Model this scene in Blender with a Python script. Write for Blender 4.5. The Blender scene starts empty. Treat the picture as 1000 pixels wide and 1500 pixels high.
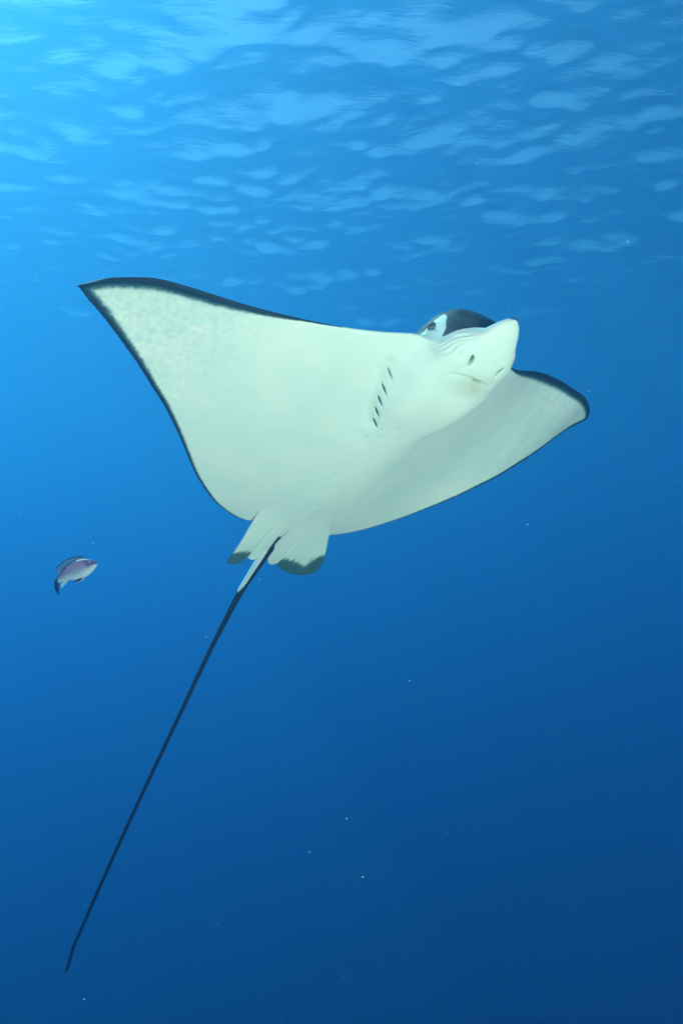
# Eagle ray passing over a diver close under the sea surface; a small fish follows.
# 1 unit = 1 m, +Z up, camera at the origin, sea surface at z = DEPTH.
import bpy, bmesh, math
import numpy as np
from mathutils import Matrix, Vector

S = bpy.context.scene
COL = S.collection

# ================================================================ camera
PITCH = math.radians(4)
FPX = 1177.0                       # focal length in pixels of the 1000 x 1500 photograph
cam_d = bpy.data.cameras.new('camera')
cam = bpy.data.objects.new('camera', cam_d)
COL.objects.link(cam)
S.camera = cam
cam_d.sensor_fit = 'VERTICAL'
cam_d.sensor_height = 36.0
cam_d.lens = FPX / 1500 * 36.0
cam_d.clip_start = .05
cam_d.clip_end = 2000
cam.rotation_euler = (math.pi / 2 + PITCH, 0, 0)

# ================================================================ daylight
SUN_EL, SUN_AZ = math.radians(55), math.radians(-53)    # direction of the sunlight inside the water
world = bpy.data.worlds.new('World')
S.world = world
world.use_nodes = True
nt = world.node_tree
sky = nt.nodes.new('ShaderNodeTexSky')
sky.sky_type = 'NISHITA'
sky.sun_disc = False
sky.sun_elevation = SUN_EL
sky.sun_rotation = SUN_AZ
nt.links.new(sky.outputs[0], nt.nodes['Background'].inputs[0])
nt.nodes['Background'].inputs[1].default_value = .05
sun_d = bpy.data.lights.new('sun', 'SUN')
sun_d.energy = 4.0
sun_d.angle = math.radians(.5)
sun_d.color = (1, .97, .83)
sun = bpy.data.objects.new('sun', sun_d)
COL.objects.link(sun)
sv = Vector((math.sin(SUN_AZ) * math.cos(SUN_EL), math.cos(SUN_AZ) * math.cos(SUN_EL), math.sin(SUN_EL)))
sun.rotation_euler = sv.to_track_quat('Z', 'Y').to_euler()

S.view_settings.view_transform = 'Standard'
S.view_settings.look = 'None'
S.view_settings.exposure = 1.62
S.view_settings.gamma = 1
S.cycles.use_denoising = True
S.cycles.use_adaptive_sampling = True
S.cycles.adaptive_threshold = .02
S.cycles.volume_bounces = 3
S.cycles.max_bounces = 6
S.cycles.diffuse_bounces = 2
S.cycles.glossy_bounces = 3
S.cycles.transparent_max_bounces = 8

# The photograph's flash: the diver's two strobes on their arms, either side of the camera.
def strobe(loc, target, watts):
    d = bpy.data.lights.new('strobe', 'SPOT')
    d.energy = watts
    d.shadow_soft_size = .09
    d.spot_size = math.radians(75)
    d.spot_blend = .9
    d.color = (1, 1, .76)
    o = bpy.data.objects.new('strobe', d)
    COL.objects.link(o)
    o.location = loc
    o.rotation_euler = (Vector(loc) - Vector(target)).to_track_quat('Z', 'Y').to_euler()
STROBE_L, STROBE_R = 39, 142

# ================================================================ helpers
def cw(c):
    """camera space (x right, y down, z forward) -> world"""
    c = np.asarray(c, float)
    up = np.array([0, -math.sin(PITCH), math.cos(PITCH)])
    fw = np.array([0, math.cos(PITCH), math.sin(PITCH)])
    return c[..., 0:1] * np.array([1., 0, 0]) - c[..., 1:2] * up + c[..., 2:3] * fw

def mesh_np(name, V, Q, mats=(), smooth=True, attrs=None):
    V = np.asarray(V, np.float32); Q = np.asarray(Q, np.int32)
    me = bpy.data.meshes.new(name)
    me.vertices.add(len(V)); me.vertices.foreach_set('co', V.ravel())
    me.loops.add(Q.size); me.loops.foreach_set('vertex_index', Q.ravel())
    me.polygons.add(len(Q))
    me.polygons.foreach_set('loop_start', np.arange(0, Q.size, Q.shape[1], dtype=np.int32))
    me.polygons.foreach_set('use_smooth', np.full(len(Q), smooth))
    me.update(calc_edges=True)
    for k, a in (attrs or {}).items():
        at = me.attributes.new(k, 'FLOAT', 'POINT')
        at.data.foreach_set('value', np.asarray(a, np.float32).ravel())
    for m in mats:
        me.materials.append(m)
    return me

def obj(name, data, parent=None):
    o = bpy.data.objects.new(name, data)
    COL.objects.link(o)
    o.parent = parent
    return o

def sst(a, b, x):
    t = np.clip((x - a) / (b - a), 0, 1)
    return t * t * (3 - 2 * t)

def smin(a, b, k):
    h = np.clip(.5 + .5 * (b - a) / k, 0, 1)
    return b + (a - b) * h - k * h * (1 - h)

def smax(a, b, k):
    return -smin(-a, -b, k)

def poly_dist(X, Y, P):
    """distance of points to the polyline P"""
    d = np.full(X.shape, 9., np.float32)
    for (ax, ay), (bx, by) in zip(P[:-1], P[1:]):
        ex, ey = bx - ax, by - ay
        t = np.clip(((X - ax) * ex + (Y - ay) * ey) / (ex * ex + ey * ey + 1e-12), 0, 1)
        np.minimum(d, np.hypot(X - ax - t * ex, Y - ay - t * ey), out=d)
    return d

def poly_in(X, Y, P):
    c = np.zeros(X.shape, bool)
    for (ax, ay), (bx, by) in zip(P, np.roll(P, -1, 0)):
        if ay == by:
            continue
        c ^= ((ay > Y) != (by > Y)) & (X < (bx - ax) * (Y - ay) / (by - ay) + ax)
    return c

def spline(P, n, closed=False):
    """Catmull-Rom through P, n points per span"""
    P = np.asarray(P, float); out = []
    N = len(P); t = np.linspace(0, 1, n, endpoint=False)[:, None]
    for i in range(N if closed else N - 1):
        if closed:
            p0, p1, p2, p3 = (P[(i + k - 1) % N] for k in range(4))
        else:
            p0, p1, p2, p3 = P[max(i - 1, 0)], P[i], P[i + 1], P[min(i + 2, N - 1)]
        out.append(.5 * (2 * p1 + (p2 - p0) * t + (2 * p0 - 5 * p1 + 4 * p2 - p3) * t**2 + (3 * p1 - p0 - 3 * p2 + p3) * t**3))
    if not closed:
        out.append(P[-1:])
    return np.vstack(out)

def surface_nets(f, xs, ys, zs):
    """closed quad mesh of the f = 0 surface on a rectilinear grid"""
    ins = f < 0
    n = [s - 1 for s in f.shape]
    allin = np.ones(n, bool); anyin = np.zeros(n, bool)
    for i in (0, 1):
        for j in (0, 1):
            for k in (0, 1):
                b = ins[i:i + n[0], j:j + n[1], k:k + n[2]]
                allin &= b; anyin |= b
    act = anyin & ~allin
    I, J, K = np.nonzero(act)
    acc = np.zeros((len(I), 3)); cnt = np.zeros(len(I))
    G = (xs, ys, zs)
    for ax in range(3):
        for u in (0, 1):
            for w in (0, 1):
                o = [0, 0, 0]; oth = [a for a in range(3) if a != ax]
                o[oth[0]] = u; o[oth[1]] = w
                a = (I + o[0], J + o[1], K + o[2]); o[ax] = 1
                b = (I + o[0], J + o[1], K + o[2])
                fa, fb = f[a], f[b]
                m = (fa < 0) != (fb < 0)
                t = np.where(m, fa / np.where(m, fa - fb, 1), 0)
                for c in range(3):
                    ga, gb = G[c][a[c]], G[c][b[c]]
                    acc[:, c] += np.where(m, ga + t * (gb - ga), 0)
                cnt += m
    V = acc / cnt[:, None]
    idx = np.full(n, -1, np.int32); idx[I, J, K] = np.arange(len(I))
    Q = []
    for ax in range(3):
        sl0 = [slice(1, n[a]) for a in range(3)]; sl1 = list(sl0)
        sl0[ax] = slice(0, n[ax]); sl1[ax] = slice(1, n[ax] + 1)
        A, B = ins[tuple(sl0)], ins[tuple(sl1)]
        e = np.argwhere(A != B)
        s = A[tuple(e.T)]
        for a in range(3):
            if a != ax:
                e[:, a] += 1
        u, w = (ax + 1) % 3, (ax + 2) % 3
        def at(du, dw):
            c = e.copy(); c[:, u] -= du; c[:, w] -= dw
            return idx[tuple(c.T)]
        q = np.stack([at(1, 1), at(0, 1), at(0, 0), at(1, 0)], 1)
        q[~s] = q[~s][:, ::-1]
        Q.append(q)
    return V, np.vstack(Q)

def relax(V, Q, it=2, lam=.5):
    e = np.vstack([Q[:, [a, (a + 1) % 4]] for a in range(4)])
    n = np.bincount(e[:, 0], minlength=len(V)).astype(float)
    for _ in range(it):
        s = np.stack([np.bincount(e[:, 0], V[e[:, 1], c], len(V)) for c in range(3)], 1)
        V = V + lam * (s / n[:, None] - V)
    return V

def grid(parts):
    g = [parts[0][0]]
    for a, b, h in parts:
        k = max(1, round((b - a) / h))
        g += list(np.linspace(a, b, k + 1)[1:])
    return np.array(g)

class Mat:
    def __init__(s, name):
        s.m = bpy.data.materials.new(name); s.m.use_nodes = True
        s.t = s.m.node_tree; s.t.nodes.clear()
        s.out = s.new('ShaderNodeOutputMaterial')
    def new(s, kind, **kw):
        n = s.t.nodes.new(kind)
        for k, v in kw.items():
            if k in n.inputs:
                n.inputs[k].default_value = v
            else:
                setattr(n, k, v)
        return n
    def ln(s, a, b):
        s.t.links.new(a, b)
    def mix(s, fac, a, b):
        n = s.new('ShaderNodeMix', data_type='RGBA')
        for sock, v in ((n.inputs[0], fac), (n.inputs[6], a), (n.inputs[7], b)):
            if hasattr(v, 'is_linked'):
                s.ln(v, sock)
            else:
                sock.default_value = v
        return n.outputs[2]
    def math(s, op, a, b=0., c=0.):
        n = s.new('ShaderNodeMath', operation=op)
        for i, v in enumerate((a, b, c)):
            if hasattr(v, 'is_linked'):
                s.ln(v, n.inputs[i])
            else:
                n.inputs[i].default_value = v
        return n.outputs[0]
    def attr(s, name):
        return s.new('ShaderNodeAttribute', attribute_name=name).outputs['Fac']
    def noise(s, scale, detail=4, rough=.55, stretch=(1, 1, 1)):
        tc = s.new('ShaderNodeTexCoord'); mp = s.new('ShaderNodeMapping')
        mp.inputs['Scale'].default_value = stretch
        s.ln(tc.outputs['Object'], mp.inputs[0])
        n = s.new('ShaderNodeTexNoise', Scale=scale, Detail=detail, Roughness=rough)
        s.ln(mp.outputs[0], n.inputs['Vector'])
        return n.outputs[0]
    def ramp(s, fac, stops):
        n = s.new('ShaderNodeValToRGB'); r = n.color_ramp
        while len(r.elements) < len(stops):
            r.elements.new(.5)
        for e, (p, c) in zip(r.elements, stops):
            e.position = p; e.color = (*c, 1) if len(c) == 3 else c
        s.ln(fac, n.inputs[0])
        return n.outputs[0]

# ================================================================ sea surface
DEPTH = 9.0
def lod(a, b, fine, c=0.):
    """coordinates from a to b, spacing 'fine' near c and growing away from it"""
    def side(d):
        x, o = 0., []
        while x < d:
            x += fine * (1 + max(0, x - 13) * .043); o.append(x)
        return o
    return np.array([c - x for x in side(c - a)][::-1] + [c] + [c + x for x in side(b - c)])

def build_surface():
    rng = np.random.default_rng(11)
    xs = lod(-100, 100, .094); ys = lod(-65, 150, .094, 18.)
    X, Y = np.meshgrid(xs, ys, indexing='ij')
    Z = np.zeros_like(X); DX = np.zeros_like(X); DY = np.zeros_like(X)
    wind = math.radians(74)
    far = np.hypot(X, Y - 18)
    for i in range(90):
        lam = 3.6 * (.27 / 3.6) ** (rng.random())
        a = wind + rng.normal(0, .5)
        k = 2 * math.pi / lam
        amp = .0095 * lam ** .75 * rng.uniform(.4, 1.2)
        amp = amp * np.clip(1.5 - .05 * far / lam, 0, 1)         # ripples finer than the mesh can hold die out
        p = k * (X * math.cos(a) + Y * math.sin(a)) + rng.uniform(0, 6.283)
        Z += amp * np.sin(p)
        DX -= amp * .7 * math.cos(a) * np.cos(p); DY -= amp * .7 * math.sin(a) * np.cos(p)
    V = np.stack([X + DX, Y + DY, Z + DEPTH], -1).reshape(-1, 3)
    I = np.arange(X.size).reshape(X.shape)
    Q = np.stack([I[:-1, :-1], I[1:, :-1], I[1:, 1:], I[:-1, 1:]], -1).reshape(-1, 4)
    M = Mat('sea_surface')
    fr = M.new('ShaderNodeFresnel', IOR=1.333)
    gl = M.new('ShaderNodeBsdfGlossy', Roughness=.03)
    tr = M.new('ShaderNodeBsdfTransparent')
    bp = M.new('ShaderNodeBump', Strength=1., Distance=.027)
    M.ln(M.noise(4.2, 6, .62, (.42, 1.6, 1)), bp.inputs['Height'])
    mx = M.new('ShaderNodeMixShader')
    M.ln(bp.outputs[0], fr.inputs['Normal']); M.ln(bp.outputs[0], gl.inputs['Normal'])
    M.ln(fr.outputs[0], mx.inputs[0]); M.ln(tr.outputs[0], mx.inputs[1]); M.ln(gl.outputs[0], mx.inputs[2])
    M.ln(mx.outputs[0], M.out.inputs['Surface'])
    o = obj('water_surface', mesh_np('water_surface', V, Q, [M.m]))
    o['kind'] = 'structure'
build_surface()

# ================================================================ the water itself
def build_haze():
    bm = bmesh.new()
    bmesh.ops.create_cube(bm, size=1)
    for v in bm.verts:
        v.co = Vector((v.co.x * 260, v.co.y * 260 + 40, DEPTH + 1.0 if v.co.z > 0 else -80))
    me = bpy.data.meshes.new('haze'); bm.to_mesh(me); bm.free()
    M = Mat('haze')
    pv = M.new('ShaderNodeVolumePrincipled', Density=.11, Anisotropy=.68)
    pv.inputs['Color'].default_value = (.045, .206, .410, 1)
    pv.inputs['Absorption Color'].default_value = (0, .277, .505, 1)
    M.ln(pv.outputs[0], M.out.inputs['Volume'])
    me.materials.append(M.m)
    o = obj('haze', me)
    o['kind'] = 'stuff'
build_haze()

# ================================================================ eagle ray
# local frame: x forward, y the ray's left, z up its back; pose in camera space (y down, z forward)
RR = np.array([[.585, .786, -.201], [-.526, .178, -.832], [-.618, .592, .517]])
_u, _s, _v = np.linalg.svd(RR); RR = _u @ _v
RT = np.array([.101, -.218, 2.563])

LEAD = [(.433, .205), (.401, .287), (.374, .372), (.354, .458), (.336, .553), (.322, .646), (.315, .718), (.309, .790),
        (.302, .857), (.293, .896), (.278, .931), (.260, .964), (.239, .996), (.216, 1.019), (.195, 1.031), (.183, 1.036)]
TRAIL = [(.168, 1.010), (.137, .962), (.100, .912), (.057, .858), (.007, .798), (-.045, .741), (-.084, .696), (-.125, .654),
         (-.183, .599), (-.254, .536), (-.330, .469), (-.391, .406), (-.456, .328), (-.496, .259), (-.517, .206), (-.526, .165),
         (-.512, .140), (-.480, .129), (-.430, .126), (-.375, .118)]
lead = spline(LEAD, 5); trail = spline(LEAD[-1:] + TRAIL[:-4], 8)
# the trailing edge is finely scalloped
seg = np.r_[0, np.cumsum(np.hypot(*np.diff(trail, axis=0).T))]
tang = np.gradient(trail, axis=0); tang /= np.linalg.norm(tang, axis=1)[:, None] + 1e-9
trail_fine = np.stack([np.interp(np.linspace(0, seg[-1], 700), seg, trail[:, c]) for c in (0, 1)], 1)
tg = np.stack([np.interp(np.linspace(0, seg[-1], 700), seg, tang[:, c]) for c in (0, 1)], 1)
wob = np.abs(np.sin(np.linspace(0, seg[-1], 700) / .0145 * math.pi)) * .0036
trail_fine = trail_fine + np.stack([tg[:, 1], -tg[:, 0]], 1) * -wob[:, None]
half = np.vstack([[(.53, 0.), (.51, .05), (.47, .08), (.43, .12), (.428, .15), (.431, .172), (.434, .19)], lead, trail_fine, TRAIL[-4:], [(-.42, .085), (-.5, .055), (-.58, .035), (-.66, .018), (-.67, 0.)]])
OUT = np.vstack([half, (half * [1, -1])[::-1][1:-1]])

ZY = np.array([0, .12, .2, .31, .43, .54, .63, .725, .81, .875, .95, 1.04, 1.1])
ZLEAD = np.array([0, .01, .04, .100, .170, .228, .262, .276, .268, .265, .283, .298, .30])
ZTY = np.array([0, .12, .21, .3, .43, .57, .68, .80, .86, .92, .98, 1.04, 1.1])
ZTRAIL = np.array([0, 0, .004, .014, .030, .050, .082, .143, .180, .225, .264, .295, .30])
def sm_interp(y, a, b):
    t = np.linspace(a[0], a[-1], 400); v = np.interp(t, a, b)
    k = np.hanning(41); k /= k.sum()
    v = np.convolve(np.pad(v, 20, mode='edge'), k, 'valid')
    return np.interp(y, t, v)
XLE = np.array([.46, .44, .433, .401, .374, .354, .336, .322, .309, .293, .25, .2, .2])
YLE = np.array([0, .12, .205, .287, .372, .458, .553, .646, .79, .896, .98, 1.03, 1.1])
XTE = np.array([-.526, -.526, -.52, -.496, -.456, -.391, -.330, -.254, -.183, -.084, .007, .1, .16, .17])
YTE = np.array([0, .165, .2, .259, .328, .406, .469, .536, .599, .696, .798, .912, 1.0, 1.1])
def camber(x, y):
    """height of the disc's mid-plane: the ray's left wing is lifted and twisted, the right one nearly flat"""
    a = np.abs(y)
    xl, xt = np.interp(a, YLE, XLE), np.interp(a, YTE, XTE)
    c = np.clip((xl - x) / np.maximum(xl - xt, .05), -.1, 1.1)
    left = sm_interp(a, ZY, ZLEAD) * (1 - c) + sm_interp(a, ZTY, ZTRAIL) * c
    right = .014 * a ** 1.8 + .05 * sst(.3, .8, a) * c * (1 - c)
    return np.where(y > 0, left, right) * sst(.02, .16, a)

BX = np.array([.25, .31, .37, .46, .50, .54, .58, .605, .620])
BW = np.array([.085, .105, .116, .108, .094, .074, .049, .028, .004])
BB = np.array([-.035, -.068, -.086, -.090, -.082, -.068, -.052, -.042, -.034])
BT = np.array([-.012, -.012, -.012, -.018, -.020, -.021, -.021, -.021, -.024])
GILLS = [(.305, .192), (.252, .172), (.208, .152), (.166, .130), (.126, .106)]

def ellipsoid(X, Y, Z, c, r):
    q = np.sqrt(((X - c[0]) / r[0]) ** 2 + ((Y - c[1]) / r[1]) ** 2 + ((Z - c[2]) / r[2]) ** 2)
    return (q - 1) * min(r) * np.where(q > 1, 1.2, 1)

def belly(x, a):
    """depth of the ventral bulge"""
    depth = np.interp(x, [-.68, -.5, -.36, -.1, .05, .2, .33, .43, .5, .56], [0, .008, .012, .022, .034, .052, .066, .064, .035, 0])
    wid = np.interp(x, [-.6, -.3, 0, .12, .25, .36, .45], [.06, .13, .15, .135, .165, .17, .13])
    p = 2 + 1.6 * sst(.0, .25, x)
    return depth * np.exp(-(a / wid) ** p)

def back(x, a):
    h = np.interp(x, [-.68, -.5, -.3, 0, .2, .4, .55], [.012, .03, .05, .07, .072, .06, .03])
    return h * np.exp(-(a / .17) ** 2)

def build_body(mat, parent):
    xs = grid([(-.69, -.40, .0045), (-.40, .08, .0042), (.08, .64, .0024)])
    ys = grid([(-1.05, -.25, .0048), (-.25, .25, .0025), (.25, 1.05, .0048)])
    zs = grid([(-.125, -.11, .005), (-.11, .018, .0026), (.018, .165, .0045)])
    X2, Y2 = np.meshgrid(xs, ys, indexing='ij')
    A2 = np.abs(Y2)
    D = poly_dist(X2, A2, half)
    D = np.where(poly_in(X2, Y2, OUT), D, -D)
    Dp = np.clip(D, 0, None)
    edge = .0045 * np.sqrt(np.clip(Dp / .006, 0, 1))
    # the narrow notch between wing and pelvic fin does not thin the body around it
    h2 = np.array([p for p in half if not (-.6 < p[0] < -.36 and .03 < p[1] < .15)])
    Db = np.clip(poly_dist(X2, A2, h2), 0, None) * (D > 0)
    fill = 1 - np.exp(-Db / .09)
    span = np.clip(1 - .75 * A2, .15, 1)
    bot = -(edge + .020 * fill * span + belly(X2, A2) * (1 - np.exp(-Dp / .02)))
    top = edge + .026 * fill * span + back(X2, A2) * (1 - np.exp(-Dp / .06))
    # slack hollow beside the gills, soft muscle ridges fanning out over the wings
    gl = poly_dist(X2, A2, np.array([(.33, .215), (.30, .215), (.25, .195), (.2, .172), (.16, .150), (.12, .122)]))
    bot += .006 * np.exp(-(gl / .017) ** 2)
    ang = np.arctan2(A2 - .02, X2 - .1)
    bot += .0004 * np.sin(ang * 34) * sst(.25, .45, A2) * fill
    f = np.maximum(zs[None, None, :] - top[..., None], bot[..., None] - zs[None, None, :]).astype(np.float32)
    np.maximum(f, (-D)[..., None].astype(np.float32), out=f)
    # head block
    ix = slice(np.searchsorted(xs, .06), len(xs)); jy = slice(np.searchsorted(ys, -.27), np.searchsorted(ys, .27))
    X, Y, Z = np.meshgrid(xs[ix], ys[jy], zs, indexing='ij')
    A = np.abs(Y)
    g = f[ix, jy, :]
    cq = (np.abs((X - .372) / .176) ** 3 + (A / .146) ** 3 + np.abs((Z - .0) / np.where(Z > 0, .112, .085)) ** 3) ** (1 / 3)
    cran = (cq - 1) * .10
    g = smin(g, cran, .050)
    # rostral lobe: a flat-bottomed bill under the cranium
    w = np.interp(X, BX, BW); zb = np.interp(X, BX, BB); zt = np.interp(X, BX, BT)
    zc, h = (zb + zt) / 2, (zt - zb) / 2
    q = ((A / w) ** 2.5 + (np.abs(Z - zc) / h) ** 2.5) ** (1 / 2.5)
    bill = (q - 1) * np.minimum(w, h) * .9
    bill = np.maximum(bill, X - .618)
    bill = np.maximum(bill, .26 - X)
    g = smin(g, bill, .012)
    # mouth: a shallow wide slit behind the bill, lower jaw behind it
    mx = .432 - .35 * A ** 2 / .16
    mou = np.maximum(np.hypot((X - mx), (Z + .096) * .45) - .0042, A - .078)
    g = smax(g, -mou, .008)
    jaw = ellipsoid(X, Y, Z, (.395, 0, -.070), (.034, .078, .026))
    g = smin(g, jaw, .012)
    # nostrils with a flap in front
    nu = (X - .480) * .97 + (A - .056) * .24; nv = (A - .056) * .97 - (X - .480) * .24
    nos = ellipsoid(nu, nv - 14 * nu ** 2, Z, (0, 0, -.086), (.0185, .0062, .020))
    g = smax(g, -nos, .005)
    crs = np.maximum(np.hypot((X - np.interp(A, [.060, .070, .084], [.462, .440, .408])), Z + .092) - .0065, np.maximum(.058 - A, A - .086))
    g = smax(g, -crs, .006)
    # wrinkles along the side of the bill
    wr = np.sin((Z * 1.0 + X * .25 + A * .3) * 480 + 1.6 * np.sin(X * 85) + 1.2 * np.sin(Z * 150 + X * 40)) * (.6 + .4 * np.sin(X * 120 + Z * 90)) * .0010 * sst(.07, .1, A) * sst(.43, .47, X) * sst(.60, .54, X) * (Z < -.025) * (Z > -.085)
    g = g + wr
    # gill slits
    for gx, gy in GILLS:
        u = (X - gx) * .80 - (A - gy) * .60
        v = (X - gx) * .60 + (A - gy) * .80
        zz = np.interp(gx, [.1, .3], [-.040, -.046])
        sl = np.sqrt((u / .0024) ** 2 + (v / .019) ** 2 + ((Z - zz) / .03) ** 2)
        g = smax(g, -(sl - 1) * .0024, .003)
    f[ix, jy, :] = g
    V, Q = surface_nets(f, xs, ys, zs)
    V = relax(V, Q, 2, .45)
    x, y, z = V.T
    a = np.abs(y)
    rng = np.random.default_rng(3)
    # pigment: dark back, dark margins that widen towards the wing tips, white belly and cheeks
    dl = poly_dist(x, a, lead); dt = poly_dist(x, a, trail)
    wl = np.interp(a, [.36, .5, .62, .75, .9, 1.04], [.0, .005, .022, .042, .050, .042])
    wl = np.where(y > 0, np.interp(a, [.22, .3, .42, .6, .9, 1.04], [.004, .010, .026, .040, .036, .03]), wl)
    wt = np.interp(a, [.14, .4, .6, .8, .95, 1.04], [.015, .017, .022, .030, .037, .04])
    margin = np.maximum(1 - dl / np.maximum(wl, 1e-4), 1 - dt / wt)
    margin = np.clip(margin, 0, 1)
    dmin = np.minimum(dl, dt)
    dors = (z > .0052) & (x < .40)
    rimw = np.where((a < .52) & (y < 0) & (dl < .03), .020, 0)
    dark = np.where(dors, sst(.0052 + rimw, .012 + rimw, z), 0.)
    head = (x > .30) & (a < .205)
    zb = np.interp(x, [.30, .36, .40, .44, .475, .50], [.006, .008, .024, .047, .056, .060])
    xb = np.interp(z, [-.04, -.02, 0, .04, .07, .095], [.452, .468, .487, .499, .49, .465])
    hd = np.maximum(sst(-.006, .006, z - zb), sst(-.008, .008, x - xb))
    hd = hd * sst(-.026, -.014, z)
    hd = np.maximum(hd, np.where(((x - .352) / .03) ** 2 + ((z - .030) / .007) ** 2 + ((a - .165) / .06) ** 2 < 1, 1, 0))
    eye_sm = np.sqrt(((x - .447) / .026) ** 2 + ((z - .028) / .018) ** 2)
    hd = np.maximum(hd, .55 * sst(1.2, .5, eye_sm) * (a > .09))
    hd = np.maximum(hd, .8 * sst(1.1, .7, np.sqrt(((x - .607) / .016) ** 2 + (a / .017) ** 2)) * (z > -.031))
    dark = np.where(head | (x > .44), hd, dark)
    bl = sst(.23, .19, a) * sst(.26, .32, x)
    slit = np.zeros(len(V))
    for gx, gy in GILLS:
        u = (x - gx) * .80 - (a - gy) * .60; v = (x - gx) * .60 + (a - gy) * .80
        slit = np.maximum(slit, sst(1.2, .5, np.sqrt((u / .0034) ** 2 + (v / .020) ** 2)) * (z < 0))
    nu = (x - .480) * .97 + (a - .056) * .24; nv = (a - .056) * .97 - (x - .480) * .24 - 14 * nu ** 2
    noz = sst(1.25, .5, np.sqrt((nu / .0175) ** 2 + (nv / .0062) ** 2)) * (z < -.05) * (.75 + 12 * nu)
    slit = np.maximum(slit * .6, noz)
    pore = np.exp(-((x - .03) / .13) ** 2) * np.exp(-((a - .055) / .055) ** 2) + .8 * np.exp(-((x + .27) / .07) ** 2) * np.exp(-(a / .06) ** 2)
    tip = sst(.45, .85, a)
    mouthy = np.exp(-((x - .415) / .035) ** 2) * np.exp(-(a / .075) ** 2) * (z < -.05)
    V = V.copy()
    V[:, 2] += camber(x, y)
    V[:, 1] += .75 * np.clip(y - .85, 0, None) ** 2        # the lifted wing is stretched a little at its tip
    me = mesh_np('body', V, Q, [mat], attrs=dict(dark=dark, margin=margin, slit=slit, pore=pore * (z < 0), tip=tip, mouth=mouthy))
    return obj('body', me, parent)

def skin_material():
    M = Mat('ray_skin')
    white = M.ramp(M.noise(5, 3), [(.3, (.62, .78, .72)), (.7, (.76, .83, .76))])
    white = M.mix(M.math('MULTIPLY', M.noise(26, 5, .65), .22), white, (.52, .66, .62, 1))
    # pinkish scuffs and fine mottling towards the wing tips
    sc = M.ramp(M.noise(16, 6, .7, (1, .55, 1)), [(.56, (0, 0, 0)), (.68, (1, 1, 1))])
    white = M.mix(M.math('MULTIPLY', M.math('MULTIPLY', sc, M.attr('tip')), .9), white, (.84, .80, .78, 1))
    mo = M.ramp(M.noise(60, 5, .7), [(.40, (1, 1, 1)), (.56, (0, 0, 0))])
    white = M.mix(M.math('MULTIPLY', M.math('MULTIPLY', mo, M.attr('tip')), .38), white, (.33, .52, .50, 1))
    white = M.mix(M.math('MULTIPLY', M.attr('mouth'), M.math('MULTIPLY', M.noise(28, 4), 1.25)), white, (.42, .47, .36, 1))
    # pores
    vo = M.new('ShaderNodeTexVoronoi', Scale=58., Randomness=1.)
    tc = M.new('ShaderNodeTexCoord'); M.ln(tc.outputs['Object'], vo.inputs['Vector'])
    dot = M.math('LESS_THAN', vo.outputs['Distance'], .14)
    sep = M.new('ShaderNodeSeparateColor'); M.ln(vo.outputs['Color'], sep.inputs[0])
    dot = M.math('MULTIPLY', dot, M.math('LESS_THAN', sep.outputs[0], M.math('MULTIPLY', M.attr('pore'), .70)))
    white = M.mix(dot, white, (.05, .36, .32, 1))
    # margins: ragged teal fading to black
    mg = M.math('ADD', M.attr('margin'), M.math('MULTIPLY', M.math('SUBTRACT', M.noise(90, 4, .7), .5), .45))
    mg = M.math('MULTIPLY', mg, M.math('GREATER_THAN', M.attr('margin'), .001))
    mcol = M.ramp(mg, [(.0, (.66, .78, .73)), (.22, (.40, .55, .52)), (.42, (.05, .13, .14)), (.62, (.010, .022, .030))])
    mfac = M.ramp(mg, [(.03, (0, 0, 0)), (.28, (1, 1, 1))])
    col = M.mix(mfac, white, mcol)
    # dark back with pale rings
    v2 = M.new('ShaderNodeTexVoronoi', Scale=17., Randomness=.7)
    M.ln(tc.outputs['Object'], v2.inputs['Vector'])
    sp = M.ramp(v2.outputs['Distance'], [(.16, (.55, .58, .55)), (.24, (.030, .045, .050))])
    hx = M.new('ShaderNodeSeparateXYZ'); M.ln(tc.outputs['Object'], hx.inputs[0])
    nohead = M.math('MULTIPLY', M.math('LESS_THAN', hx.outputs[0], .22), M.math('LESS_THAN', M.attr('tip'), .6))
    dk = M.mix(nohead, M.ramp(M.noise(30, 4), [(.35, (.022, .034, .040)), (.7, (.07, .10, .11))]), sp)
    da = M.math('ADD', M.attr('dark'), M.math('MULTIPLY', M.math('SUBTRACT', M.noise(70, 4, .7), .5), .6))
    dfac = M.ramp(da, [(.38, (0, 0, 0)), (.62, (1, 1, 1))])
    dfac = M.math('MULTIPLY', dfac, M.math('GREATER_THAN', M.attr('dark'), .01))
    col = M.mix(dfac, col, dk)
    col = M.mix(M.attr('slit'), col, (.012, .06, .058, 1))
    b = M.new('ShaderNodeBsdfPrincipled', Roughness=.6)
    b.inputs['Specular IOR Level'].default_value = .15
    b.inputs['Subsurface Weight'].default_value = .15
    b.inputs['Subsurface Radius'].default_value = (.012, .010, .008)
    b.inputs['Subsurface Scale'].default_value = 1.0
    M.ln(col, b.inputs['Base Color'])
    bp = M.new('ShaderNodeBump', Strength=.12, Distance=.003)
    M.ln(M.math('ADD', M.noise(40, 5, .6), M.math('MULTIPLY', M.noise(160, 3, .6), .35)), bp.inputs['Height'])
    M.ln(bp.outputs[0], b.inputs['Normal'])
    M.ln(b.outputs[0], M.out.inputs['Surface'])
    return M.m

def unproject(px, zplane):
    """photograph pixel -> point on the plane z = zplane of the ray's own frame"""
    px = np.asarray(px, float)
    d = np.stack([(px[:, 0] - 500) / FPX, (px[:, 1] - 750) / FPX, np.ones(len(px))], 1) @ RR
    o = -RT @ RR
    s = (zplane - o[2]) / d[:, 2]
    return o + s[:, None] * d

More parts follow.
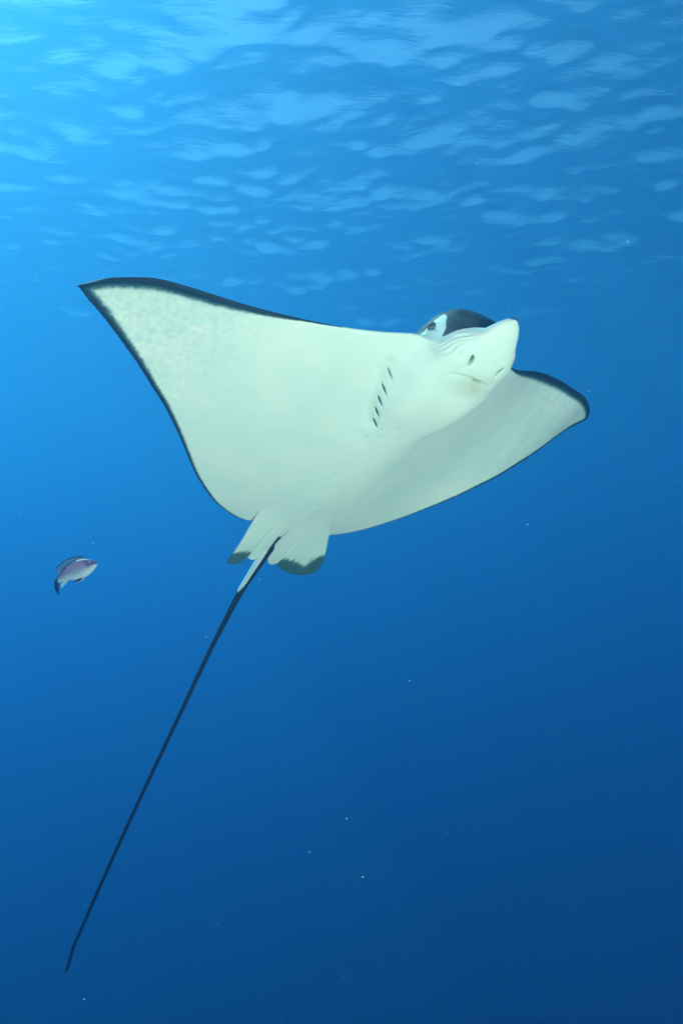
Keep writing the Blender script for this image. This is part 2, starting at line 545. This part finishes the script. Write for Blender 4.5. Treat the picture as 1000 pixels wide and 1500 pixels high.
FIN_R = [(452, 690), (425, 708), (412, 722), (400, 729), (389, 741), (375, 762), (355, 790), (341, 810), (334, 820), (333, 825), (344, 826.5), (354, 823),
         (361.5, 816.5), (364, 818.5), (369, 820), (376, 818), (384, 812), (395, 802), (420, 775), (440, 753), (456, 741), (490, 705)]
FIN_L = [(470, 722), (456, 742), (440, 757), (424, 777), (405, 795), (396, 807), (391.5, 819), (393, 825), (400, 827.5), (403.5, 826), (412, 834), (425, 840), (441, 842.5),
         (459, 839), (470, 830), (476, 815), (481.5, 796), (488, 774), (495, 752), (503, 737), (514, 715), (520, 690), (490, 690)]

def build_fin(mat, parent, px, z0, tips, lobes):
    P = unproject(px, z0)[:, :2]
    P = spline(P, 5, closed=True)
    lo, hi = P.min(0) - .02, P.max(0) + .02
    h = .0034
    xs = np.arange(lo[0], hi[0], h); ys = np.arange(lo[1], hi[1], h); zs = np.arange(-.021, .0221, .0021)
    X, Y = np.meshgrid(xs, ys, indexing='ij')
    D = poly_dist(X, Y, np.vstack([P, P[:1]]))
    D = np.where(poly_in(X, Y, P), D, -D); Dp = np.clip(D, 0, None)
    th = .0028 * np.sqrt(np.clip(Dp / .004, 0, 1)) + .0055 * (1 - np.exp(-Dp / .05)) * sst(-.70, -.42, X)
    lo_crease = poly_dist(X, Y, unproject(lobes, z0)[:, :2])
    cre = .0045 * np.exp(-(lo_crease / .006) ** 2)
    ang = np.arctan2(Y, X + .25)
    rays = .00025 * np.sin(ang * 95)
    f = np.maximum(zs - th[..., None], -(th - np.minimum(cre, th * .6) + rays * (Dp > .01))[..., None] - zs).astype(np.float32)
    np.maximum(f, -D[..., None], out=f)
    V, Q = surface_nets(f, xs, ys, zs)
    V = relax(V, Q, 2, .4)
    x, y, z = V.T
    D = poly_dist(x, y, np.vstack([P, P[:1]]))
    T = unproject(tips, z0)[:, :2]
    dtip = poly_dist(x, y, T)
    cp = unproject(lobes, z0)[:, :2]; cp = cp[np.argsort(cp[:, 0])]
    yc = np.interp(x, cp[:, 0], cp[:, 1])
    outer = y < yc - .002 if T[0, 1] < 0 else y > yc + .002
    dark = sst(.125, .02, dtip) * np.where(outer, 1, 0)
    up = np.where(z > .001, .9, 0)
    V = V + [0, 0, z0]
    own = -(.0028 + .0055 * (1 - np.exp(-D / .05)) * sst(-.70, -.42, x)) + z0
    flush = -.0347 - .075 * (x + .3) + .11 * (np.abs(y) - .06)
    V[:, 2] += sst(-.64, -.37, x) * (flush - own) + .02 * sst(-.345, -.26, x)
    me = mesh_np('pelvic_fin', V, Q, [mat], attrs=dict(fintip=dark, back=up, rim=np.clip(1 - D / .0045, 0, 1)))
    return obj('pelvic_fin', me, parent)

def fin_material():
    M = Mat('ray_fin')
    white = M.ramp(M.noise(5, 3), [(.3, (.62, .78, .72)), (.7, (.76, .83, .76))])
    n = M.noise(30, 5, .75, (.22, 4.5, 1))
    v = M.math('ADD', M.attr('fintip'), M.math('MULTIPLY', M.math('SUBTRACT', n, .5), 1.5))
    v = M.math('MULTIPLY', v, M.math('GREATER_THAN', M.attr('fintip'), .002))
    fac = M.ramp(v, [(.36, (0, 0, 0)), (.60, (1, 1, 1))])
    dk = M.ramp(n, [(.3, (.020, .075, .070)), (.7, (.085, .21, .185))])
    col = M.mix(fac, white, dk)
    col = M.mix(M.attr('back'), col, (.035, .05, .055, 1))
    col = M.mix(M.math('MULTIPLY', M.attr('rim'), M.math('ADD', .25, M.math('MULTIPLY', M.attr('fintip'), .7))), col, (.02, .07, .075, 1))
    b = M.new('ShaderNodeBsdfPrincipled', Roughness=.45)
    b.inputs['Specular IOR Level'].default_value = .25
    b.inputs['Subsurface Weight'].default_value = .15
    b.inputs['Subsurface Radius'].default_value = (.012, .010, .008)
    b.inputs['Subsurface Scale'].default_value = 1.0
    M.ln(col, b.inputs['Base Color'])
    bp = M.new('ShaderNodeBump', Strength=.15, Distance=.003)
    M.ln(n, bp.inputs['Height']); M.ln(bp.outputs[0], b.inputs['Normal'])
    M.ln(b.outputs[0], M.out.inputs['Surface'])
    return M.m

def tube(P, R, seg=14):
    """lofted tube along P with radius R, closed at both ends"""
    P = np.asarray(P, float); T = np.gradient(P, axis=0); T /= np.linalg.norm(T, axis=1)[:, None]
    ref = np.array([0, 0, 1.]); U = np.cross(T, ref); U /= np.linalg.norm(U, axis=1)[:, None]; W = np.cross(U, T)
    th = np.linspace(0, 2 * math.pi, seg, endpoint=False)
    ring = P[:, None] + R[:, None, None] * (np.cos(th)[None, :, None] * U[:, None] + np.sin(th)[None, :, None] * W[:, None])
    N = (np.cos(th)[None, :, None] * U[:, None] + np.sin(th)[None, :, None] * W[:, None]).reshape(-1, 3)
    n = len(P); I = np.arange(n * seg).reshape(n, seg)
    Q = np.stack([I[:-1], np.roll(I[:-1], -1, 1), np.roll(I[1:], -1, 1), I[1:]], -1).reshape(-1, 4)
    return ring.reshape(-1, 3), Q[:, ::-1], N, np.repeat(np.arange(n), seg)

def build_tail(parent):
    key = [(388, 811, 2.955), (369, 840, 3.005), (351, 869, 3.055), (326, 917, 3.11), (300, 969, 3.16), (250, 1075, 3.24), (200, 1181, 3.30),
           (150, 1291, 3.35), (118, 1364, 3.38), (107, 1390, 3.39), (101, 1412, 3.40), (96.5, 1423, 3.40)]
    C = np.array([((x - 500) / FPX * z, (y - 750) / FPX * z, z) for x, y, z in key])
    Lp = np.vstack([[(-.42, 0, .012), (-.55, 0, .004)], (C - RT) @ RR])
    key = [None, None] + key
    P = spline(Lp, 14)
    t = np.linspace(0, 1, len(P)) * (len(key) - 1)
    R = np.interp(t, [0, 1, 2, 3, 4, 5, 7, 9, 10.5, 12, 12.85, 13], [.030, .026, .0185, .0150, .0125, .0098, .0080, .0071, .0066, .0064, .0058, .0008])
    V, Q, N, ring = tube(P, R)
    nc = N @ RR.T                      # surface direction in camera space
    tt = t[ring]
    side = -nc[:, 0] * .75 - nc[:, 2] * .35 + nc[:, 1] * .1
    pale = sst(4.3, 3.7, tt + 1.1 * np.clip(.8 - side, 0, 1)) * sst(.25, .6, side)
    M = Mat('ray_tail')
    n = M.noise(45, 4, .6)
    dk = M.ramp(n, [(.3, (.004, .005, .010)), (.8, (.016, .018, .028))])
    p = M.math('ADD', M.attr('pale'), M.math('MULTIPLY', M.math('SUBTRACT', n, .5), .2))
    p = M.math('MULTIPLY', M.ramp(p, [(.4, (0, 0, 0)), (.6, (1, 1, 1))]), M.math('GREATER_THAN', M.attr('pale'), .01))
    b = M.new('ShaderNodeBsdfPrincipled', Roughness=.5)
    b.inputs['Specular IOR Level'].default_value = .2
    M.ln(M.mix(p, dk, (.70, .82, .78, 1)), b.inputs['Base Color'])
    bp = M.new('ShaderNodeBump', Strength=.5, Distance=.003)
    M.ln(M.noise(120, 4, .6), bp.inputs['Height']); M.ln(bp.outputs[0], b.inputs['Normal'])
    M.ln(b.outputs[0], M.out.inputs['Surface'])
    return obj('tail', mesh_np('tail', V, Q, [M.m], attrs=dict(pale=pale)), parent)

def lathe(prof, seg=20):
    """surface of revolution about +x; prof = [(x, r), ...]"""
    th = np.linspace(0, 2 * math.pi, seg, endpoint=False)
    V = np.array([(x, r * math.cos(a), r * math.sin(a)) for x, r in prof for a in th])
    I = np.arange(len(V)).reshape(len(prof), seg)
    Q = np.stack([I[:-1], np.roll(I[:-1], -1, 1), np.roll(I[1:], -1, 1), I[1:]], -1).reshape(-1, 4)
    return V, Q

def plain(name, col, rough=.4, spec=.4):
    M = Mat(name)
    b = M.new('ShaderNodeBsdfPrincipled', Roughness=rough)
    b.inputs['Specular IOR Level'].default_value = spec
    n = M.noise(70, 3)
    c = np.array(col)
    M.ln(M.ramp(n, [(.3, tuple(c * .75)), (.7, tuple(np.minimum(c * 1.2, 1)))]), b.inputs['Base Color'])
    M.ln(b.outputs[0], M.out.inputs['Surface'])
    return M.m

def build_eye(parent, loc, direction, r, iris, pupil, lid=None):
    prof = [(r * math.cos(a), r * math.sin(a)) for a in np.linspace(1e-3, math.pi - 1e-3, 14)]
    V, Q = lathe(prof, 20)
    e = obj('eye', mesh_np('eye', V, Q, [iris]), parent)
    e.location = loc
    e.rotation_mode = 'QUATERNION'
    e.rotation_quaternion = Vector(direction).to_track_quat('X', 'Z')
    pr = [(r * 1.03 * math.cos(a), r * 1.03 * math.sin(a) ) for a in np.linspace(1e-3, .50, 5)] + [(r * .8, r * .47), (r * .8, 1e-4)]
    V, Q = lathe(pr, 16)
    V[:, 1] *= .62
    obj('pupil', mesh_np('pupil', V, Q, [pupil]), e)
    if lid:
        th = np.linspace(0, 2 * math.pi, 22)
        P = np.stack([np.full(22, r * .38), r * .97 * np.cos(th), r * .97 * np.sin(th)], 1)
        V, Q, _, _ = tube(P[:-1], np.full(21, r * .17), 8)
        I = np.arange(21 * 8).reshape(21, 8)
        close = np.stack([I[-1], I[0], np.roll(I[0], -1), np.roll(I[-1], -1)], -1)
        obj('eyelid', mesh_np('eyelid', V, np.vstack([Q, close]), [lid]), e)
    return e

def build_ray():
    root = obj('eagle_ray', None)
    m = np.eye(4)
    cols = cw(RR.T)                     # images of local x, y, z
    m[:3, :3] = cols.T; m[:3, 3] = cw(RT)
    root.matrix_world = Matrix(m.tolist())
    root['label'] = 'large white-bellied eagle ray with dark wing margins and a long black whip tail'
    root['category'] = 'ray'
    skin = skin_material(); fin = fin_material()
    build_body(skin, root)
    build_fin(fin, root, FIN_R, -.033, [(333, 824), (346, 827), (357, 822)], [(400, 778), (385, 792), (370, 808), (362, 818)])
    build_fin(fin, root, FIN_L, -.031, [(405, 831), (423, 840), (442, 844), (462, 840), (476, 826)], [(428, 800), (418, 812), (408, 822), (403, 827)])
    build_tail(root)
    iris = plain('ray_iris', (.11, .14, .14), .25, .5); pupil = plain('ray_pupil', (.006, .007, .009), .15, .6); lid = plain('ray_eyelid', (.018, .025, .03), .4)
    # crushing plate of the jaw, seen in the open mouth
    bm = bmesh.new()
    for i in range(5):
        r = bmesh.ops.create_cube(bm, size=1)
        for v in r['verts']:
            v.co = Vector((.4315 + v.co.x * .008, .010 + (i - 2) * .0068 + v.co.y * .0056, -.0885 + v.co.z * .012))
    bmesh.ops.bevel(bm, geom=list(bm.edges), offset=.0012, segments=1, affect='EDGES')
    me = bpy.data.meshes.new('tooth_plate'); bm.to_mesh(me); bm.free()
    me.materials.append(plain('ray_tooth', (.42, .50, .42), .4))
    obj('tooth_plate', me, root)
    for s in (-1, 1):
        build_eye(root, (.453, s * .1385, .036), (.5, s * 1, .0), .0122, iris, pupil, lid)
    return root
ray = build_ray()

# strobes aimed at the ray
strobe(cw((-.85, .95, -.25)), cw((.0, -.2, 2.4)), STROBE_L)
strobe(cw((1.20, 1.05, -.1)), cw((.30, -.2, 2.4)), STROBE_R)

# ================================================================ the small fish behind the ray
def build_fish():
    Z0 = 2.9
    Lf = 80 / FPX * Z0                       # body length with tail
    root = obj('reef_fish', None)
    root['label'] = 'small purple-backed reef fish with pale belly and raised dorsal fin'
    root['category'] = 'fish'
    c = np.array([(107 - 500) / FPX * Z0, (838 - 750) / FPX * Z0, Z0])
    # local x to the snout, y towards the camera, z up its back
    ax = np.array([.93, -.33, -.16]); ax /= np.linalg.norm(ax)
    up = np.array([-.30, -.92, .10]); up -= ax * (up @ ax); up /= np.linalg.norm(up)
    sd = np.cross(up, ax)                    # y-down camera space is right-handed: up x fwd = left
    if sd[2] > 0:
        sd = -sd
    m = np.eye(4)
    m[:3, 0], m[:3, 1], m[:3, 2] = cw(ax), cw(np.cross(up, ax)), cw(up)
    m[:3, 3] = cw(c)
    root.matrix_world = Matrix(m.tolist())
    flip = 1 if np.cross(up, ax)[2] < 0 else -1       # sign of y on the camera's side
    K = Lf
    t = np.linspace(0, 1, 44)
    X = .5 - t * .86
    topz = np.interp(t, [0, .04, .12, .25, .42, .6, .8, .92, 1], [.018, .062, .115, .168, .190, .165, .105, .068, .062])
    botz = np.interp(t, [0, .04, .12, .25, .42, .6, .8, .92, 1], [-.024, -.058, -.102, -.155, -.175, -.150, -.085, -.052, -.050])
    wid = np.interp(t, [0, .04, .12, .25, .42, .6, .8, .92, 1], [.008, .032, .062, .085, .090, .075, .042, .022, .016])
    k = np.hanning(7); k /= k.sum()
    sm = lambda v: np.convolve(np.pad(v, 3, mode='edge'), k, 'valid')
    topz, botz, wid = sm(topz), sm(botz), sm(wid)
    bend = lambda x: -.34 * np.clip(-.06 - x, 0, None) ** 1.6       # tail curls downwards
    sway = lambda x: -.25 * np.clip(-.05 - x, 0, None) ** 1.5 * flip
    n = 22
    th = np.linspace(0, 2 * math.pi, n, endpoint=False)
    V, att = [], []
    for i in range(len(t)):
        zc, h = (topz[i] + botz[i]) / 2, (topz[i] - botz[i]) / 2
        for a in th:
            zz = math.sin(a); yy = math.copysign(abs(math.cos(a)) ** .9, math.cos(a))
            V.append((X[i], yy * wid[i] + sway(X[i]), zc + zz * h + bend(X[i]))); att.append(zz)
    V = np.array(V) * K
    I = np.arange(len(t) * n).reshape(-1, n)
    Q = np.stack([I[:-1], I[1:], np.roll(I[1:], -1, 1), np.roll(I[:-1], -1, 1)], -1).reshape(-1, 4)
    cap = [[I[0, j], I[0, j + 1], I[0, n - 2 - j], I[0, n - 1 - j]] for j in range(n // 2 - 1)]
    cap2 = [[I[-1, j + 1], I[-1, j], I[-1, n - 1 - j], I[-1, n - 2 - j]] for j in range(n // 2 - 1)]
    M = Mat('fish_skin')
    col = M.ramp(M.math('ADD', M.attr('high'), M.math('MULTIPLY', M.math('SUBTRACT', M.noise(60, 4, .6, (.5, 1, 1)), .5), .22)),
                 [(.08, (.62, .80, .82)), (.34, (.45, .52, .58)), (.52, (.38, .30, .42)), (.74, (.50, .26, .34)), (.88, (.16, .10, .24)), (.95, (.03, .03, .09))])
    col = M.mix(M.attr('head'), col, (.09, .06, .19, 1))
    vs = M.new('ShaderNodeTexVoronoi', Scale=95.)
    tc = M.new('ShaderNodeTexCoord'); M.ln(tc.outputs['Object'], vs.inputs['Vector'])
    bp = M.new('ShaderNodeBump', Strength=.3, Distance=.002); M.ln(vs.outputs['Distance'], bp.inputs['Height'])
    b = M.new('ShaderNodeBsdfPrincipled', Roughness=.5); M.ln(col, b.inputs['Base Color']); M.ln(bp.outputs[0], b.inputs['Normal'])
    M.ln(b.outputs[0], M.out.inputs['Surface'])
    xx = V[:, 0] / K; hi = np.array(att) * .5 + .5
    head = sst(.26, .36, xx) * sst(.32, .55, hi) * .85
    obj('body', mesh_np('body', V, np.vstack([Q, cap, cap2]), [M.m], attrs=dict(high=hi, head=head)), root)

    def fin(name, P, mat, y=0., th=.006, parent=root):
        P = spline(np.array(P), 4, closed=True)
        bm = bmesh.new()
        fa = [bm.verts.new((x * K, (y + sway(x) + th / 2) * K, z * K)) for x, z in P]
        fb = [bm.verts.new((x * K, (y + sway(x) - th / 2) * K, z * K)) for x, z in P]
        bm.faces.new(fa); bm.faces.new(fb[::-1])
        for i in range(len(P)):
            j = (i + 1) % len(P); bm.faces.new((fa[j], fa[i], fb[i], fb[j]))
        bmesh.ops.triangulate(bm, faces=[f for f in bm.faces if len(f.verts) > 4])
        bmesh.ops.recalc_face_normals(bm, faces=bm.faces)
        me = bpy.data.meshes.new(name); bm.to_mesh(me); bm.free(); me.materials.append(mat)
        return obj(name, me, parent)
    def membrane(name, a, bcol):
        M = Mat(name)
        b = M.new('ShaderNodeBsdfPrincipled', Roughness=.4)
        M.ln(M.ramp(M.noise(45, 3, .6, (3, 1, .6)), [(.35, a), (.65, bcol)]), b.inputs['Base Color'])
        b.inputs['Transmission Weight'].default_value = 0
        M.ln(b.outputs[0], M.out.inputs['Surface'])
        return M.m
    blue = membrane('fish_fin_blue', (.10, .20, .34), (.18, .32, .46)); dark = membrane('fish_fin_dark', (.008, .012, .04), (.03, .04, .09))
    pale = membrane('fish_fin_pale', (.50, .60, .66), (.72, .76, .78))
    blush = membrane('fish_fin_blush', (.34, .34, .42), (.48, .46, .54))
    top = lambda x: float(np.interp(-x, -X, topz)) + bend(x)
    bot = lambda x: float(np.interp(-x, -X, botz)) + bend(x)
    base = np.linspace(.27, -.30, 9)
    up_h = [.022, .035, .05, .062, .075, .088, .100, .110, .085]
    edge = [(x - .08 * (.2 - x), top(x) + h) for x, h in zip(base, up_h)]
    fin('dorsal_fin', [(x, top(x) - .015) for x in base[::-1]] + edge, blue)
    d2 = [(x, z + .004) for x, z in edge]; d3 = [(x, z + .022) for x, z in edge]
    fin('dorsal_fin_edge', d2[::-1] + d3, dark, th=.008)
    zt = bend(-.36)
    fin('tail_fin', [(-.33, zt + .05), (-.40, zt + .035), (-.455, zt - .04), (-.47, zt - .14), (-.43, zt - .235), (-.405, zt - .25), (-.415, zt - .15), (-.385, zt - .06), (-.34, zt - .04)], dark, th=.014)
    fin('anal_fin', [(-.10, bot(-.10) + .015), (-.24, bot(-.24) + .02), (-.33, bot(-.24) - .10), (-.30, bot(-.24) - .105), (-.20, bot(-.2) - .03)], pale)
    for s in (-1, 1):
        fin('pelvic_fin', [(.20, bot(.2) + .02), (.14, bot(.14) + .02), (-.02, bot(.0) - .030), (.0, bot(.0) - .05), (.13, bot(.13) - .025)], dark if s == flip else pale, y=s * .03)
        fin('pectoral_fin', [(.22, -.03), (.16, .015), (.06, -.005), (.045, -.05), (.10, -.075), (.17, -.06)], blush, y=s * .094, th=.008)
    ir = plain('fish_iris', (.20, .14, .24), .3); pu = plain('fish_pupil', (.004, .004, .006), .15)
    for s in (-1, 1):
        build_eye(root, (.395 * K, s * .046 * K, .035 * K), (.25, s, .1), .032 * K, ir, pu)
build_fish()

# ================================================================ drifting specks in the water
def build_specks():
    rng = np.random.default_rng(21)
    V, Q = [], []
    for i in range(260):
        z = rng.uniform(1.3, 8.0)
        c = cw(np.array([rng.uniform(-.52, .52) * z, rng.uniform(-.72, .72) * z, z]))
        r = rng.uniform(.0006, .0014) * (1 + .2 * z)
        if np.linalg.norm(np.cross(c, np.array(sv))) < .5:      # would throw its shadow across the lens
            continue
        b = np.array([(1, 0, 0), (0, 1, 0), (-1, 0, 0), (0, -1, 0), (0, 0, 1), (0, 0, -1)]) * rng.uniform(.5, 1.4, (6, 1)) * r
        k = len(V)
        V += list(b + c)
        for a, d in ((0, 1), (1, 2), (2, 3), (3, 0)):
            Q += [(k + a, k + d, k + 4), (k + d, k + a, k + 5)]
    o = obj('marine_snow', mesh_np('marine_snow', V, np.array(Q), [plain('marine_snow', (.55, .50, .50), .8)]))
    o['kind'] = 'stuff'
build_specks()
